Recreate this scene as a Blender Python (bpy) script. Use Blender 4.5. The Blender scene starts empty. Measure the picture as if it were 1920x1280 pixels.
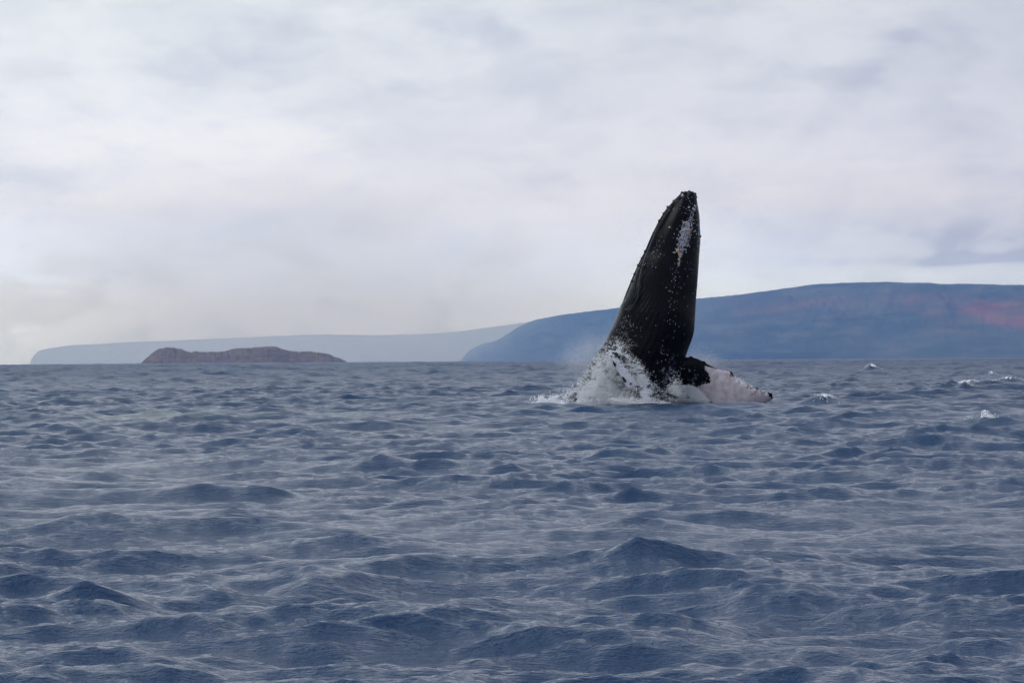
import bpy, bmesh, math, random
import numpy as np
from mathutils import Vector, Matrix

random.seed(11)
RNG = np.random.default_rng(11)
sc = bpy.context.scene
COL = sc.collection

# ------------------------------------------------------------------ camera
FPX = 5333.0                      # focal length in photo pixels (1920 wide)
EYE = 1.30                        # eye height above the mean sea, metres
PITCH = math.atan(34.0 / FPX)
ROLL = math.radians(0.39)
fwd = Vector((0, math.cos(PITCH), math.sin(PITCH)))
right0 = Vector((1, 0, 0))
up0 = right0.cross(fwd)
right = (right0 * math.cos(ROLL) - up0 * math.sin(ROLL)).normalized()
up = right.cross(fwd).normalized()
cam_d = bpy.data.cameras.new("camera")
cam = bpy.data.objects.new("camera", cam_d)
COL.objects.link(cam)
M = Matrix((right, up, -fwd)).transposed().to_4x4()
M.translation = Vector((0, 0, EYE))
cam.matrix_world = M
cam_d.sensor_width = 36.0
cam_d.lens = FPX * 36.0 / 1920.0
cam_d.clip_start = 0.5
cam_d.clip_end = 120000.0
sc.camera = cam


def P(px, py, Y):
    """the point at distance Y in front of the boat seen at photo pixel px, py"""
    d = fwd + right * ((px - 960.0) / FPX) + up * ((640.0 - py) / FPX)
    t = Y / d.y
    return Vector((d.x * t, Y, EYE + d.z * t))


def drop(r):
    return r * r / (2 * 6371000.0)


# ------------------------------------------------------------------ node helper
class NT:
    def __init__(self, tree):
        self.t = tree
        self.n = tree.nodes
        self.l = tree.links

    def new(self, kind, **kw):
        nd = self.n.new(kind)
        for k, v in kw.items():
            setattr(nd, k, v)
        return nd

    def put(self, sock, v):
        if hasattr(v, "is_output"):
            self.l.new(v, sock)
        elif isinstance(v, (tuple, list)) and len(v) == 3 and len(sock.default_value) == 4:
            sock.default_value = (*v, 1)
        else:
            sock.default_value = v

    def math(self, op, a, b=None, c=None, clamp=False):
        nd = self.new("ShaderNodeMath", operation=op)
        nd.use_clamp = clamp
        self.put(nd.inputs[0], a)
        if b is not None:
            self.put(nd.inputs[1], b)
        if c is not None:
            self.put(nd.inputs[2], c)
        return nd.outputs[0]

    def add(self, a, b): return self.math("ADD", a, b)
    def sub(self, a, b): return self.math("SUBTRACT", a, b)
    def mul(self, a, b): return self.math("MULTIPLY", a, b)

    def ss(self, v, lo, hi, o0=0.0, o1=1.0):
        nd = self.new("ShaderNodeMapRange", interpolation_type="SMOOTHSTEP")
        self.put(nd.inputs["Value"], v)
        self.put(nd.inputs["From Min"], lo)
        self.put(nd.inputs["From Max"], hi)
        self.put(nd.inputs["To Min"], o0)
        self.put(nd.inputs["To Max"], o1)
        return nd.outputs[0]

    def mix(self, f, a, b, mode="MIX"):
        nd = self.new("ShaderNodeMix", data_type="RGBA", blend_type=mode)
        self.put(nd.inputs[0], f)
        self.put(nd.inputs[6], a)
        self.put(nd.inputs[7], b)
        return nd.outputs[2]

    def scale(self, vec, s):
        nd = self.new("ShaderNodeMapping")
        self.put(nd.inputs["Vector"], vec)
        nd.inputs["Scale"].default_value = s
        return nd.outputs[0]

    def noise(self, vec, scale, detail=4, rough=0.5, dist=0.0, out=0):
        nd = self.new("ShaderNodeTexNoise")
        self.put(nd.inputs["Vector"], vec)
        nd.inputs["Scale"].default_value = scale
        nd.inputs["Detail"].default_value = detail
        nd.inputs["Roughness"].default_value = rough
        nd.inputs["Distortion"].default_value = dist
        return nd.outputs[out]

    def voro(self, vec, scale, feature="F1", out=0, rand=1.0):
        nd = self.new("ShaderNodeTexVoronoi", feature=feature)
        self.put(nd.inputs["Vector"], vec)
        nd.inputs["Scale"].default_value = scale
        nd.inputs["Randomness"].default_value = rand
        return nd.outputs[out]

    def bump(self, h, strength, dist, normal=None):
        nd = self.new("ShaderNodeBump")
        self.put(nd.inputs["Height"], h)
        self.put(nd.inputs["Strength"], strength)
        self.put(nd.inputs["Distance"], dist)
        if normal is not None:
            self.put(nd.inputs["Normal"], normal)
        return nd.outputs[0]

    def attr(self, name, out="Fac"):
        nd = self.new("ShaderNodeAttribute", attribute_name=name)
        return nd.outputs[out]

    def sep(self, v):
        nd = self.new("ShaderNodeSeparateXYZ")
        self.put(nd.inputs[0], v)
        return nd.outputs


def material(name):
    m = bpy.data.materials.new(name)
    m.use_nodes = True
    nt = NT(m.node_tree)
    nt.n.clear()
    out = nt.new("ShaderNodeOutputMaterial")
    b = nt.new("ShaderNodeBsdfPrincipled")
    nt.l.new(b.outputs[0], out.inputs[0])
    return m, nt, b, out


# ------------------------------------------------------------------ sky and sun
SUN_ELEV, SUN_AZ = math.radians(50), math.radians(-116)      # high on the left, a little behind the boat
world = bpy.data.worlds.new("World")
sc.world = world
world.use_nodes = True
w = NT(world.node_tree)
w.n.clear()
wout = w.new("ShaderNodeOutputWorld")
sky = w.new("ShaderNodeTexSky", sky_type="NISHITA")
sky.sun_disc = False
sky.sun_elevation = SUN_ELEV
sky.sun_rotation = SUN_AZ
bg1 = w.new("ShaderNodeBackground")
bg1.inputs[1].default_value = 0.08
w.l.new(sky.outputs[0], bg1.inputs[0])
tc = w.new("ShaderNodeTexCoord").outputs["Generated"]
dx, dy, dz = w.sep(tc)
# overcast deck
warp = w.noise(w.scale(tc, (9, 9, 24)), 1.0, 3, 0.5, 0, 1)
wv = w.new("ShaderNodeVectorMath", operation="MULTIPLY_ADD")
w.l.new(warp, wv.inputs[0])
wv.inputs[1].default_value = (0.02, 0.02, 0.012)
w.l.new(tc, wv.inputs[2])
cv = wv.outputs[0]
big = w.noise(w.scale(cv, (11, 11, 30)), 1.0, 4, 0.5)
mid = w.noise(w.scale(cv, (26, 26, 62)), 1.0, 5, 0.52, 0.3)
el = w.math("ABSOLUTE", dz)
col = w.mix(w.math("DIVIDE", el, 0.055, clamp=True), (0.96, 1.34, 2.10), (0.96, 1.02, 1.20))
col = w.mix(w.ss(el, 0.045, 0.13), col, (0.895, 0.955, 1.04))
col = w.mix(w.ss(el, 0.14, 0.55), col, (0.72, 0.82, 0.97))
# left side is brighter than right
lr = w.ss(dx, -0.16, 0.20)
col = w.mix(w.mul(lr, 0.9), col, w.mix(1.0, col, (0.78, 0.77, 0.82), "MULTIPLY"))
shade = w.add(w.mul(w.ss(big, 0.40, 0.68), 0.55), w.mul(w.ss(mid, 0.45, 0.72), 0.45))
col = w.mix(w.mul(shade, 0.85), col, w.mix(1.0, col, (0.72, 0.735, 0.79), "MULTIPLY"))


def blob(cx, cy, sx, sy, rot=0.0):
    """soft cloud mass around photo pixel cx, cy (sizes in photo pixels)"""
    u0, v0 = (cx - 960) / FPX, (674 - (cx - 960) * math.tan(ROLL) - cy) / FPX
    c, s = math.cos(rot), math.sin(rot)
    wx, wy, wz = w.sep(cv)
    a = w.sub(wx, u0 + 0.01)
    b = w.sub(wz, v0 + 0.006)
    a2 = w.math("DIVIDE", w.add(w.mul(a, c), w.mul(b, s)), sx / FPX)
    b2 = w.math("DIVIDE", w.sub(w.mul(b, c), w.mul(a, s)), sy / FPX)
    q = w.add(w.mul(a2, a2), w.mul(b2, b2))
    return w.mul(w.math("POWER", 2.718, w.mul(q, -1.0)), w.math("GREATER_THAN", dy, 0.0))


def clouds(items, tint, amt, col, brk=None):
    tot = None
    for it in items:
        g = w.mul(blob(*it[:5]), it[5])
        tot = g if tot is None else w.add(tot, g)
    f = w.mul(tot, w.ss(mid, 0.38, 0.58, 0.30, 1.0))
    f = w.math("MINIMUM", w.mul(f, amt), 1.0)
    return w.mix(f, col, w.mix(1.0, col, tint, "MULTIPLY"))


col = clouds([(1790, 486, 190, 9, 0.0, 1.6), (1900, 472, 140, 22, 0.0, 1.1), (1780, 440, 300, 40, 0, 0.8)],
             (0.62, 0.61, 0.66), 0.95, col)
col = clouds([(1660, 110, 120, 32, 0.62, 1.0), (1750, 150, 220, 130, 0.3, 0.35), (1440, 150, 70, 30, 0.4, 0.5)],
             (0.76, 0.775, 0.84), 0.9, col)
col = clouds([(950, 50, 170, 40, 0, 0.8), (330, 120, 260, 60, 0.1, 0.55), (720, 170, 240, 60, 0, 0.5),
              (110, 345, 110, 36, 0, 0.8), (200, 520, 400, 50, 0, 0.3), (1000, 110, 300, 60, 0, 0.35)],
             (0.80, 0.82, 0.87), 0.95, col)
col = clouds([(1420, 375, 60, 25, 0.4, 0.6), (1650, 340, 120, 60, 0, 0.4), (560, 300, 420, 110, 0, 0.4),
              (1700, 515, 260, 12, 0, 0.8), (800, 620, 300, 50, 0, 0.3)],
             (1.10, 1.09, 1.05), 0.9, col)
col = clouds([(250, 680, 1100, 170, 0, 1.6)], (1.75, 1.92, 2.45), 1.0, col)
fine = w.noise(w.scale(cv, (60, 60, 150)), 1.0, 5, 0.6, 0.5)
col = w.mix(w.ss(fine, 0.42, 0.70, 0.0, 0.28), col, w.mix(1.0, col, (0.84, 0.85, 0.89), "MULTIPLY"))
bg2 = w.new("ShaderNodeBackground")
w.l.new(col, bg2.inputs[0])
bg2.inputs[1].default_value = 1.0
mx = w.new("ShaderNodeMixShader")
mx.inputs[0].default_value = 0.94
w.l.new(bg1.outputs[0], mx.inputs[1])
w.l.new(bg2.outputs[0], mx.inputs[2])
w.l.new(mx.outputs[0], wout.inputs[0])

sun_d = bpy.data.lights.new("sun", "SUN")
sun_d.energy = 1.35
sun_d.angle = math.radians(25)
sun_d.color = (1.0, 0.98, 0.96)
sun = bpy.data.objects.new("sun", sun_d)
COL.objects.link(sun)
sdir = Vector((math.sin(SUN_AZ) * math.cos(SUN_ELEV), math.cos(SUN_AZ) * math.cos(SUN_ELEV), math.sin(SUN_ELEV)))
sun.rotation_euler = sdir.to_track_quat("Z", "Y").to_euler()

sc.view_settings.view_transform = "Standard"
sc.view_settings.look = "None"
sc.view_settings.exposure = 0.0
sc.view_settings.gamma = 1.0
sc.view_settings.use_curve_mapping = False
sc.cycles.max_bounces = 8
sc.cycles.volume_bounces = 2
sc.cycles.use_denoising = True


# ------------------------------------------------------------------ mesh helpers
def mesh_np(name, verts, faces, smooth=True):
    verts = np.asarray(verts, np.float32)
    faces = np.asarray(faces, np.int32)
    k = faces.shape[1]
    me = bpy.data.meshes.new(name)
    me.vertices.add(len(verts))
    me.vertices.foreach_set("co", verts.ravel())
    me.loops.add(faces.size)
    me.loops.foreach_set("vertex_index", faces.ravel())
    me.polygons.add(len(faces))
    me.polygons.foreach_set("loop_start", np.arange(0, faces.size, k, dtype=np.int32))
    me.update(calc_edges=True)
    if smooth:
        me.polygons.foreach_set("use_smooth", np.ones(len(faces), bool))
    me.update()
    return me


def link(name, me, mat=None, parent=None, **props):
    o = bpy.data.objects.new(name, me)
    if mat is not None:
        me.materials.append(mat)
    COL.objects.link(o)
    if parent is not None:
        o.parent = parent
    for k, v in props.items():
        o[k] = v
    return o


def grid_faces(nr, nc, wrap=False):
    i = np.arange(nr - 1)[:, None]
    j = np.arange(nc if wrap else nc - 1)[None, :]
    j2 = (j + 1) % nc
    a = i * nc + j
    b = i * nc + j2
    c = (i + 1) * nc + j2
    d = (i + 1) * nc + j
    return np.stack([a, b, c, d], -1).reshape(-1, 4)


def set_attr(me, name, vals, kind="FLOAT"):
    at = me.attributes.new(name, kind, "POINT")
    if kind == "FLOAT":
        at.data.foreach_set("value", np.asarray(vals, np.float32).ravel())
    else:
        at.data.foreach_set("color", np.asarray(vals, np.float32).ravel())


def fbm2(x, y, seed=0, octaves=4, rough=0.5):
    """cheap smooth value noise on arrays"""
    r = np.random.default_rng(seed)
    T = r.random((256, 256))
    out = np.zeros(np.broadcast(x, y).shape)
    amp, tot, f = 1.0, 0.0, 1.0
    for o in range(octaves):
        X, Y = x * f + 17.3 * o, y * f + 5.1 * o
        xi, yi = np.floor(X).astype(int), np.floor(Y).astype(int)
        fx, fy = X - xi, Y - yi
        fx, fy = fx * fx * (3 - 2 * fx), fy * fy * (3 - 2 * fy)
        a = T[xi % 256, yi % 256]
        b = T[(xi + 1) % 256, yi % 256]
        c = T[xi % 256, (yi + 1) % 256]
        d = T[(xi + 1) % 256, (yi + 1) % 256]
        out = out + amp * ((a * (1 - fx) + b * fx) * (1 - fy) + (c * (1 - fx) + d * fx) * fy)
        tot += amp
        amp *= rough
        f *= 2.03
    return out / tot


# ------------------------------------------------------------------ the sea
def tile(N, L, lam_min, lam_max, slope, ang, spread, seed, peak=None, chop=1.0):
    """one periodic square of choppy waves: height and sideways shift"""
    r = np.random.default_rng(seed)
    wn = np.fft.rfft2(r.standard_normal((N, N)))
    kx = 2 * np.pi * np.fft.fftfreq(N, L / N)[:, None]
    ky = 2 * np.pi * np.fft.rfftfreq(N, L / N)[None, :]
    k = np.sqrt(kx * kx + ky * ky)
    k[0, 0] = 1
    P2 = k ** -4.0
    if peak:
        kp = 2 * np.pi / peak
        P2 = P2 * np.exp(-1.25 * (kp / k) ** 2)
    c = (kx * math.cos(ang) + ky * math.sin(ang)) / k
    P2 = P2 * (0.12 + np.abs(c) ** spread)
    k0, k1 = 2 * np.pi / lam_max, 2 * np.pi / lam_min
    sm = lambda t: np.clip(t, 0, 1) ** 2 * (3 - 2 * np.clip(t, 0, 1))
    P2 = P2 * sm((k / k0 - 0.7) / 0.6) * (1 - sm((k / k1 - 0.7) / 0.6))
    P2[0, 0] = 0
    H = wn * np.sqrt(P2)
    sx = np.fft.irfft2(1j * kx * H, s=(N, N))
    sy = np.fft.irfft2(1j * ky * H, s=(N, N))
    s = slope / math.sqrt(float((sx ** 2 + sy ** 2).mean()))
    h = np.fft.irfft2(H, s=(N, N)) * s
    Dx = np.fft.irfft2(1j * kx / k * H, s=(N, N)) * s * chop
    Dy = np.fft.irfft2(1j * ky / k * H, s=(N, N)) * s * chop
    return (N, L, np.stack([Dx, Dy, h], -1).astype(np.float32))


def sample(t, x, y):
    N, L, A = t
    u, v = x / L * N, y / L * N
    ui, vi = np.floor(u).astype(np.int64), np.floor(v).astype(np.int64)
    fu, fv = (u - ui)[..., None].astype(np.float32), (v - vi)[..., None].astype(np.float32)
    ui, vi = ui % N, vi % N
    u1, v1 = (ui + 1) % N, (vi + 1) % N
    return (A[ui, vi] * (1 - fu) * (1 - fv) + A[u1, vi] * fu * (1 - fv)
            + A[ui, v1] * (1 - fu) * fv + A[u1, v1] * fu * fv)


DIRN = math.radians(80)          # the wind waves run roughly towards the boat
TA = tile(2048, 173.0, 0.9, 40.0, 0.145, DIRN - 0.15, 9, 3, peak=4.6, chop=1.25)
TA2 = tile(2048, 149.0, 0.7, 40.0, 0.115, DIRN + 0.62, 9, 13, peak=3.2, chop=1.25)
TB = tile(1024, 31.7, 0.22, 0.9, 0.16, DIRN + 0.2, 4.5, 4, chop=0.85)
TC = tile(1024, 7.9, 0.08, 0.24, 0.105, DIRN + 0.1, 3, 5, chop=0.5)

TD = tile(512, 613.0, 7.0, 90.0, 0.10, DIRN - 0.3, 6, 6, peak=26.0, chop=1.0)
# single crests that break: px, Y, height, half width, half depth
CRESTS = []


def crest(px, py, Y, h, wx, wy):
    c = P(px, py, Y)
    CRESTS.append((c.x, Y, h, wx, wy))
    return c.x, Y


def sm(t):
    t = np.clip(t, 0, 1)
    return t * t * (3 - 2 * t)


def sea(x, y):
    """displaced sea surface over the undisturbed points x, y"""
    r = np.sqrt(x * x + y * y)
    D = (sample(TA, x, y) + sample(TA2, x, y)) * (0.66 + 0.34 * sm((r - 15) / 90) + 0.25 * sm((r - 110) / 150))[..., None]
    D = D + sample(TD, x, y) * sm((r - 110) / 260)[..., None]
    # gusts: patches of livelier and calmer ripple
    g = fbm2(x * 0.16, y * 0.09, 8, 3)
    gust = (0.62 + 0.7 * sm((g - 0.3) / 0.4))
    crestf = 1.0 + np.clip(D[..., 2] / 0.12, -0.3, 0.25)
    D = D + sample(TB, x * 0.98 + y * 0.2, y * 0.98 - x * 0.2) * (gust * (1 - 0.75 * sm((r - 150) / 500)))[..., None]
    D = D + sample(TC, x, y) * (gust * crestf * (1 - sm((r - 25) / 60)))[..., None]
    z = D[..., 2]
    for (cx, cy, h, wx, wy) in CRESTS:
        q = ((x - cx) / wx) ** 2 + ((y - cy) / wy) ** 2
        z = z + h * np.exp(-q)
    # the whale's side flattens the water a little so the wave tops stay below the splash
    qq = np.exp(-(((x - 3.6) / 3.2) ** 2 + ((y - 79.0) / 2.2) ** 2))
    z = z * (1 - 0.5 * qq)
    return np.stack([x + D[..., 0], y + D[..., 1], z - drop(r)], -1)


# breaking wave tops seen in the picture
CAPS = [
    (1633, 671, 240, 0.62, 0.8, 1.0, 1.1, "small breaking wave crest standing up on the skyline below the blue island"),
    (1858, 678, 190, 0.22, 0.45, 0.8, 0.5, "tiny bright whitecap just below the skyline near the right edge"),
    (1815, 706, 128, 0.17, 1.3, 1.2, 1.7, "wide patch of white foam on the water by the right edge"),
    (1880, 700, 140, 0.22, 1.0, 0.8, 1.1, "thin slanting streak of foam right of the wide foam patch"),
    (1806, 722, 108, 0.20, 0.22, 0.6, 0.4, "small pointed white wave top just below the wide foam patch"),
    (1549, 757, 78, 0.24, 0.55, 0.9, 0.30, "dark wave with a short white foam cap right of the whale's fin"),
    (1850, 802, 52.5, 0.16, 0.34, 0.7, 0.36, "nearest breaking wave top, bubbly with foam, at the right"),
]
for c in CAPS:
    crest(c[0], c[1], c[2], c[3], c[4], c[5])
    if c[3] > 0.5:                       # a long shoulder running down to the right
        crest(c[0] + 26, c[1], c[2] + 0.3, c[3] * 0.45, c[4] * 1.5, c[5])
# dark wave backs in the picture
crest(1285, 750, 79.2, 0.10, 0.75, 0.8)
crest(1215, 1085, 17.4, 0.10, 0.28, 0.5)
crest(600, 1112, 16.2, 0.09, 0.25, 0.45)
crest(180, 1140, 15.4, 0.09, 0.25, 0.45)
crest(1710, 762, 77, 0.14, 1.0, 0.7)
crest(700, 880, 34, 0.09, 0.5, 0.7)


def ring_radii():
    r, out = 9.0, []
    while r < 1000:
        out.append(r)
        r *= 1 + (0.0030 if r < 130 else 0.0055)
    while r < 7000:
        out.append(r)
        r *= 1.018
    while r < 20500:
        out.append(r)
        r *= 1.12
    return np.array(out)


rad = ring_radii()
NC = 950
fa = np.radians(np.linspace(-12.6, 12.6, NC))
R_, A_ = np.meshgrid(rad, fa, indexing="ij")
S = sea(R_ * np.sin(A_), R_ * np.cos(A_))
verts = [S.reshape(-1, 3)]
faces = [grid_faces(len(rad), NC)[:, ::-1]]
off = S.shape[0] * S.shape[1]
# the rest of the disc, coarser, on both sides, behind and under the boat
rb = np.concatenate([[0.02], np.geomspace(1.0, 23000.0, 170)])
ab = np.radians(np.concatenate([np.linspace(12.6, 60, 64), np.linspace(66, 294, 39), np.linspace(300, 347.4, 64)]))
R2, A2 = np.meshgrid(rb, ab, indexing="ij")
S2 = sea(R2 * np.sin(A2), R2 * np.cos(A2))
verts.append(S2.reshape(-1, 3))
faces.append(grid_faces(len(rb), len(ab))[:, ::-1] + off)
off += S2.shape[0] * S2.shape[1]
rc_ = np.concatenate([[0.02], np.linspace(0.5, 9.0, 30)])
ac = np.radians(np.linspace(-12.6, 12.6, 40))
R3, A3 = np.meshgrid(rc_, ac, indexing="ij")
S3 = sea(R3 * np.sin(A3), R3 * np.cos(A3))
verts.append(S3.reshape(-1, 3))
faces.append(grid_faces(len(rc_), len(ac))[:, ::-1] + off)
V = np.concatenate(verts)
me = mesh_np("sea_water", V, np.concatenate(faces))

mw, nt, b, out = material("sea_water")
geo = nt.new("ShaderNodeNewGeometry")
pos = geo.outputs["Position"]
dist = nt.new("ShaderNodeVectorMath", operation="LENGTH")
nt.l.new(pos, dist.inputs[0])
r_ = dist.outputs["Value"]
n1 = nt.noise(nt.scale(pos, (12, 20, 14)), 1.0, 3, 0.6, 0.4)
n2 = nt.noise(nt.scale(pos, (30, 62, 40)), 1.0, 3, 0.6, 0.3)
n3 = nt.noise(nt.scale(pos, (1.3, 2.9, 2)), 1.0, 4, 0.6, 0.5)
f1 = nt.ss(r_, 20, 200, 1.0, 0.5)
n0 = nt.noise(nt.scale(pos, (3.2, 7.5, 5)), 1.0, 3, 0.55, 0.4)
h1 = nt.add(nt.add(nt.mul(n1, 0.020), nt.mul(n2, 0.010)), nt.mul(n0, nt.ss(r_, 15, 60, 0.010, 0.045)))
bn = nt.bump(h1, f1, 1.0)
bn = nt.bump(nt.mul(n3, nt.ss(r_, 25, 160, 0.0, 0.30)), 1.0, 1.0, bn)
nt.l.new(bn, b.inputs["Normal"])
# the sea's own colour, greener where a wave is thin or sand lies under it
tint = nt.noise(nt.scale(pos, (0.05, 0.02, 0.05)), 1.0, 3, 0.5)
cw = nt.mix(nt.ss(tint, 0.35, 0.7), (0.003, 0.028, 0.078), (0.005, 0.037, 0.092))
px_ = nt.sep(pos)
ga = nt.math("DIVIDE", nt.sub(px_[0], -7.6), 2.6)
gb = nt.math("DIVIDE", nt.sub(px_[1], 66.0), 3.0)
gq = nt.math("POWER", 2.718, nt.mul(nt.add(nt.mul(ga, ga), nt.mul(gb, gb)), -1.0))
cw = nt.mix(nt.mul(gq, 0.9), cw, (0.085, 0.115, 0.115))
nt.l.new(cw, b.inputs["Base Color"])
nt.l.new(nt.ss(nt.math("LOGARITHM", r_, 10.0), 1.2, 3.1, 0.09, 0.40), b.inputs["Roughness"])
b.inputs["IOR"].default_value = 1.333
sea_o = link("sea", me, mw, kind="structure")

# ------------------------------------------------------------------ islands
def island(name, prof, Dfun, depth, rough, mat, seed, nx=420, ny=90, front=0.5, jag=1.0, **props):
    """a landmass whose ridge follows prof (photo pixels); Dfun(px) is the distance of its ridge"""
    prof = np.array(prof, float)
    pxs = np.linspace(prof[0, 0], prof[-1, 0], nx)
    pys = np.interp(pxs, prof[:, 0], prof[:, 1])
    pys = pys + (fbm2(pxs / 5.0, 0 * pxs, seed + 7, 4, 0.7) - 0.5) * jag
    kernel = np.array([1, 2, 1]) / 4.0
    for _ in range(1):
        pys[1:-1] = np.convolve(pys, kernel, "valid")
    co = np.zeros((ny, nx, 3))
    v = np.linspace(-1, 1, ny)
    for i in range(nx):
        D = Dfun(pxs[i])
        ridge = P(pxs[i], pys[i], D)
        ang = ridge.x / D
        base = -drop(D) - 3
        H = max(ridge.z - base, 0.5)
        hw = depth * (0.35 + 0.65 * min(1.0, H / 120.0))
        d = np.where(v < 0, v * hw, v * hw * 0.8)
        prof_v = np.where(v < 0, (1 - np.abs(v) ** (1.0 / front * 0.8)), 1 - np.abs(v) ** 2)
        prof_v = np.clip(prof_v, 0, 1)
        y = D + d
        gul = fbm2(np.full(ny, ang * 60.0 * rough) + 0.6 * v, v * 1.7 + 3, seed, 5, 0.55) - 0.5
        gul2 = fbm2(np.full(ny, ang * 240.0 * rough) + 0.4 * v, v * 4.7 + 3, seed + 1, 4, 0.55) - 0.5
        edge = np.clip(np.abs(v) * 3.0, 0, 1)
        h = H * prof_v * (1 + edge * (gul * 0.65 + gul2 * 0.22)) * 1.0
        # keep the ridge the skyline: nothing may stick out above the sight line to it
        sight = (ridge.z - EYE) / D
        z = np.minimum(base + h, EYE + sight * y - np.abs(d) * 0.004)
        co[:, i, 0] = ang * y
        co[:, i, 1] = y
        co[:, i, 2] = z
    me = mesh_np(name, co.reshape(-1, 3), grid_faces(ny, nx))
    return link(name, me, mat, **props)


def rock_mat(name, c1, c2, c3, s, red=0.0):
    m, nt, b, out = material(name)
    pos = nt.new("ShaderNodeNewGeometry").outputs["Position"]
    a = nt.noise(nt.scale(pos, (s, s * 0.35, s * 6)), 1.0, 6, 0.6, 0.4)
    c = nt.noise(nt.scale(pos, (s * 5, s * 1.2, s * 22)), 1.0, 5, 0.65, 0.2)
    col = nt.mix(nt.ss(a, 0.35, 0.65), c1, c2)
    col = nt.mix(nt.mul(nt.ss(c, 0.42, 0.7), 0.7), col, c3)
    if red:
        px, py, pz = nt.sep(pos)
        u = nt.math("DIVIDE", px, py)
        v = nt.math("DIVIDE", nt.sub(pz, EYE), py)
        rn = nt.noise(nt.scale(pos, (0.0012, 0.0006, 0.006)), 1.0, 5, 0.6, 0.6)
        tot = None
        for (cx, cy, sx, sy, rot, am) in ((1725, 582, 42, 11, -0.25, 1.0), (1850, 590, 70, 13, -0.28, 1.0),
                                          (1800, 562, 160, 12, -0.05, 0.55), (1580, 590, 40, 6, 0, 0.3),
                                          (1420, 585, 90, 12, 0.1, 0.25), (1790, 618, 60, 5, -0.15, 0.3),
                                          (1960, 604, 60, 14, -0.2, 0.9), (1640, 565, 80, 8, -0.05, 0.35), (1560, 570, 220, 14, 0.0, 0.22), (1880, 572, 90, 10, -0.2, 0.6)):
            D0 = 10500.0
            p = P(cx, cy, D0)
            cc, ss_ = math.cos(rot), math.sin(rot)
            aa = nt.sub(u, p.x / D0)
            bb = nt.sub(v, (p.z - EYE) / D0)
            a2 = nt.math("DIVIDE", nt.add(nt.mul(aa, cc), nt.mul(bb, ss_)), sx / FPX)
            b2 = nt.math("DIVIDE", nt.sub(nt.mul(bb, cc), nt.mul(aa, ss_)), sy / FPX)
            g = nt.mul(nt.math("POWER", 2.718, nt.mul(nt.add(nt.mul(a2, a2), nt.mul(b2, b2)), -1.0)), am)
            tot = g if tot is None else nt.add(tot, g)
        f = nt.mul(nt.math("MINIMUM", nt.mul(tot, nt.ss(rn, 0.36, 0.60, 0.15, 1.2)), 1.0), red)
        col = nt.mix(f, col, (0.34, 0.060, 0.045))
        # dark scrub on the low headland by the shore
        pl_, ph_ = P(1350, 676, 10500), P(1530, 661, 10500)
        k = nt.mul(nt.ss(u, pl_.x / 10500 - .004, pl_.x / 10500 + .004), nt.ss(u, ph_.x / 10500, ph_.x / 10500 + .008, 1.0, 0.0))
        k = nt.mul(k, nt.ss(nt.add(v, nt.mul(rn, 0.0012)), (ph_.z - EYE) / 10500 + 0.0004, (ph_.z - EYE) / 10500 + 0.0010, 1.0, 0.0))
        col = nt.mix(nt.mul(k, 0.85), col, (0.006, 0.010, 0.022))
    nt.l.new(col, b.inputs["Base Color"])
    b.inputs["Roughness"].default_value = 0.95
    b.inputs["Specular IOR Level"].default_value = 0.1
    return m


small = [(95, 232), (110, 215), (150, 180), (210, 130), (240, 108), (270, 98), (320, 94), (355, 99), (372, 93), (390, 99),
         (430, 103), (480, 124), (515, 131), (550, 125), (600, 130), (640, 132), (690, 129), (720, 131), (800, 122),
         (835, 108), (870, 106), (890, 101), (950, 98), (985, 95), (1050, 92), (1100, 86), (1130, 82), (1200, 86),
         (1260, 102), (1300, 113), (1340, 125), (1400, 126), (1460, 122), (1520, 130), (1600, 136), (1640, 145),
         (1700, 170), (1740, 186), (1780, 203), (1800, 222)]
small = [(240 + x / 4.364, 630 + y / 4.364) for x, y in small]
m_small = rock_mat("brown_rock", (0.120, 0.090, 0.068), (0.060, 0.052, 0.048), (0.20, 0.13, 0.095), 0.02)
island("small_island", small, lambda p: 4200.0, 260.0, 3.0, m_small, 21, nx=520, ny=80, jag=4.0, kind="structure",
       label="low brown rocky islet on the horizon at left")

big_ = [(2, 324), (8, 318), (20, 300), (40, 280), (80, 262), (130, 250), (150, 238), (170, 225), (200, 205), (260, 180),
        (350, 163), (450, 150), (530, 140), (600, 131), (700, 119), (810, 108), (950, 95), (1060, 80), (1200, 60),
        (1300, 54), (1380, 53), (1450, 51), (1520, 54), (1600, 55), (1660, 58), (1750, 58), (1860, 61), (1920, 62), (2000, 64),
        (2400, 75), (3000, 120), (3600, 220), (3900, 320)]
big_ = [(860 + x / 1.811, 500 + y / 1.811) for x, y in big_]
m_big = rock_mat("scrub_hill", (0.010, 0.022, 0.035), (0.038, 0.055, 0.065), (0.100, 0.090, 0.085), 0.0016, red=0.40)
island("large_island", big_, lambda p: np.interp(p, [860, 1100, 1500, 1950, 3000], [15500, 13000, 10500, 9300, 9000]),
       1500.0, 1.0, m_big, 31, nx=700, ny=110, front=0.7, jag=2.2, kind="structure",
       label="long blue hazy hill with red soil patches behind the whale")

far = [(54, 686), (58, 672), (66, 662), (78, 655), (130, 647), (180, 645), (240, 641), (300, 639), (370, 636), (440, 633),
       (500, 630), (580, 626), (640, 627), (700, 628), (760, 627), (800, 625), (850, 622), (890, 617), (960, 608), (1010, 600),
       (1100, 592), (1200, 590), (1400, 600), (1500, 640)]
m_far = rock_mat("far_hill", (0.17, 0.19, 0.21), (0.20, 0.22, 0.23), (0.23, 0.23, 0.23), 0.0008)  # part of the haze is put into this pale rock colour
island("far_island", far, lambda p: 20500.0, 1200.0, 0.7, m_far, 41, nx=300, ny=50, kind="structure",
       label="faint pale far ridge behind the brown islet")

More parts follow.
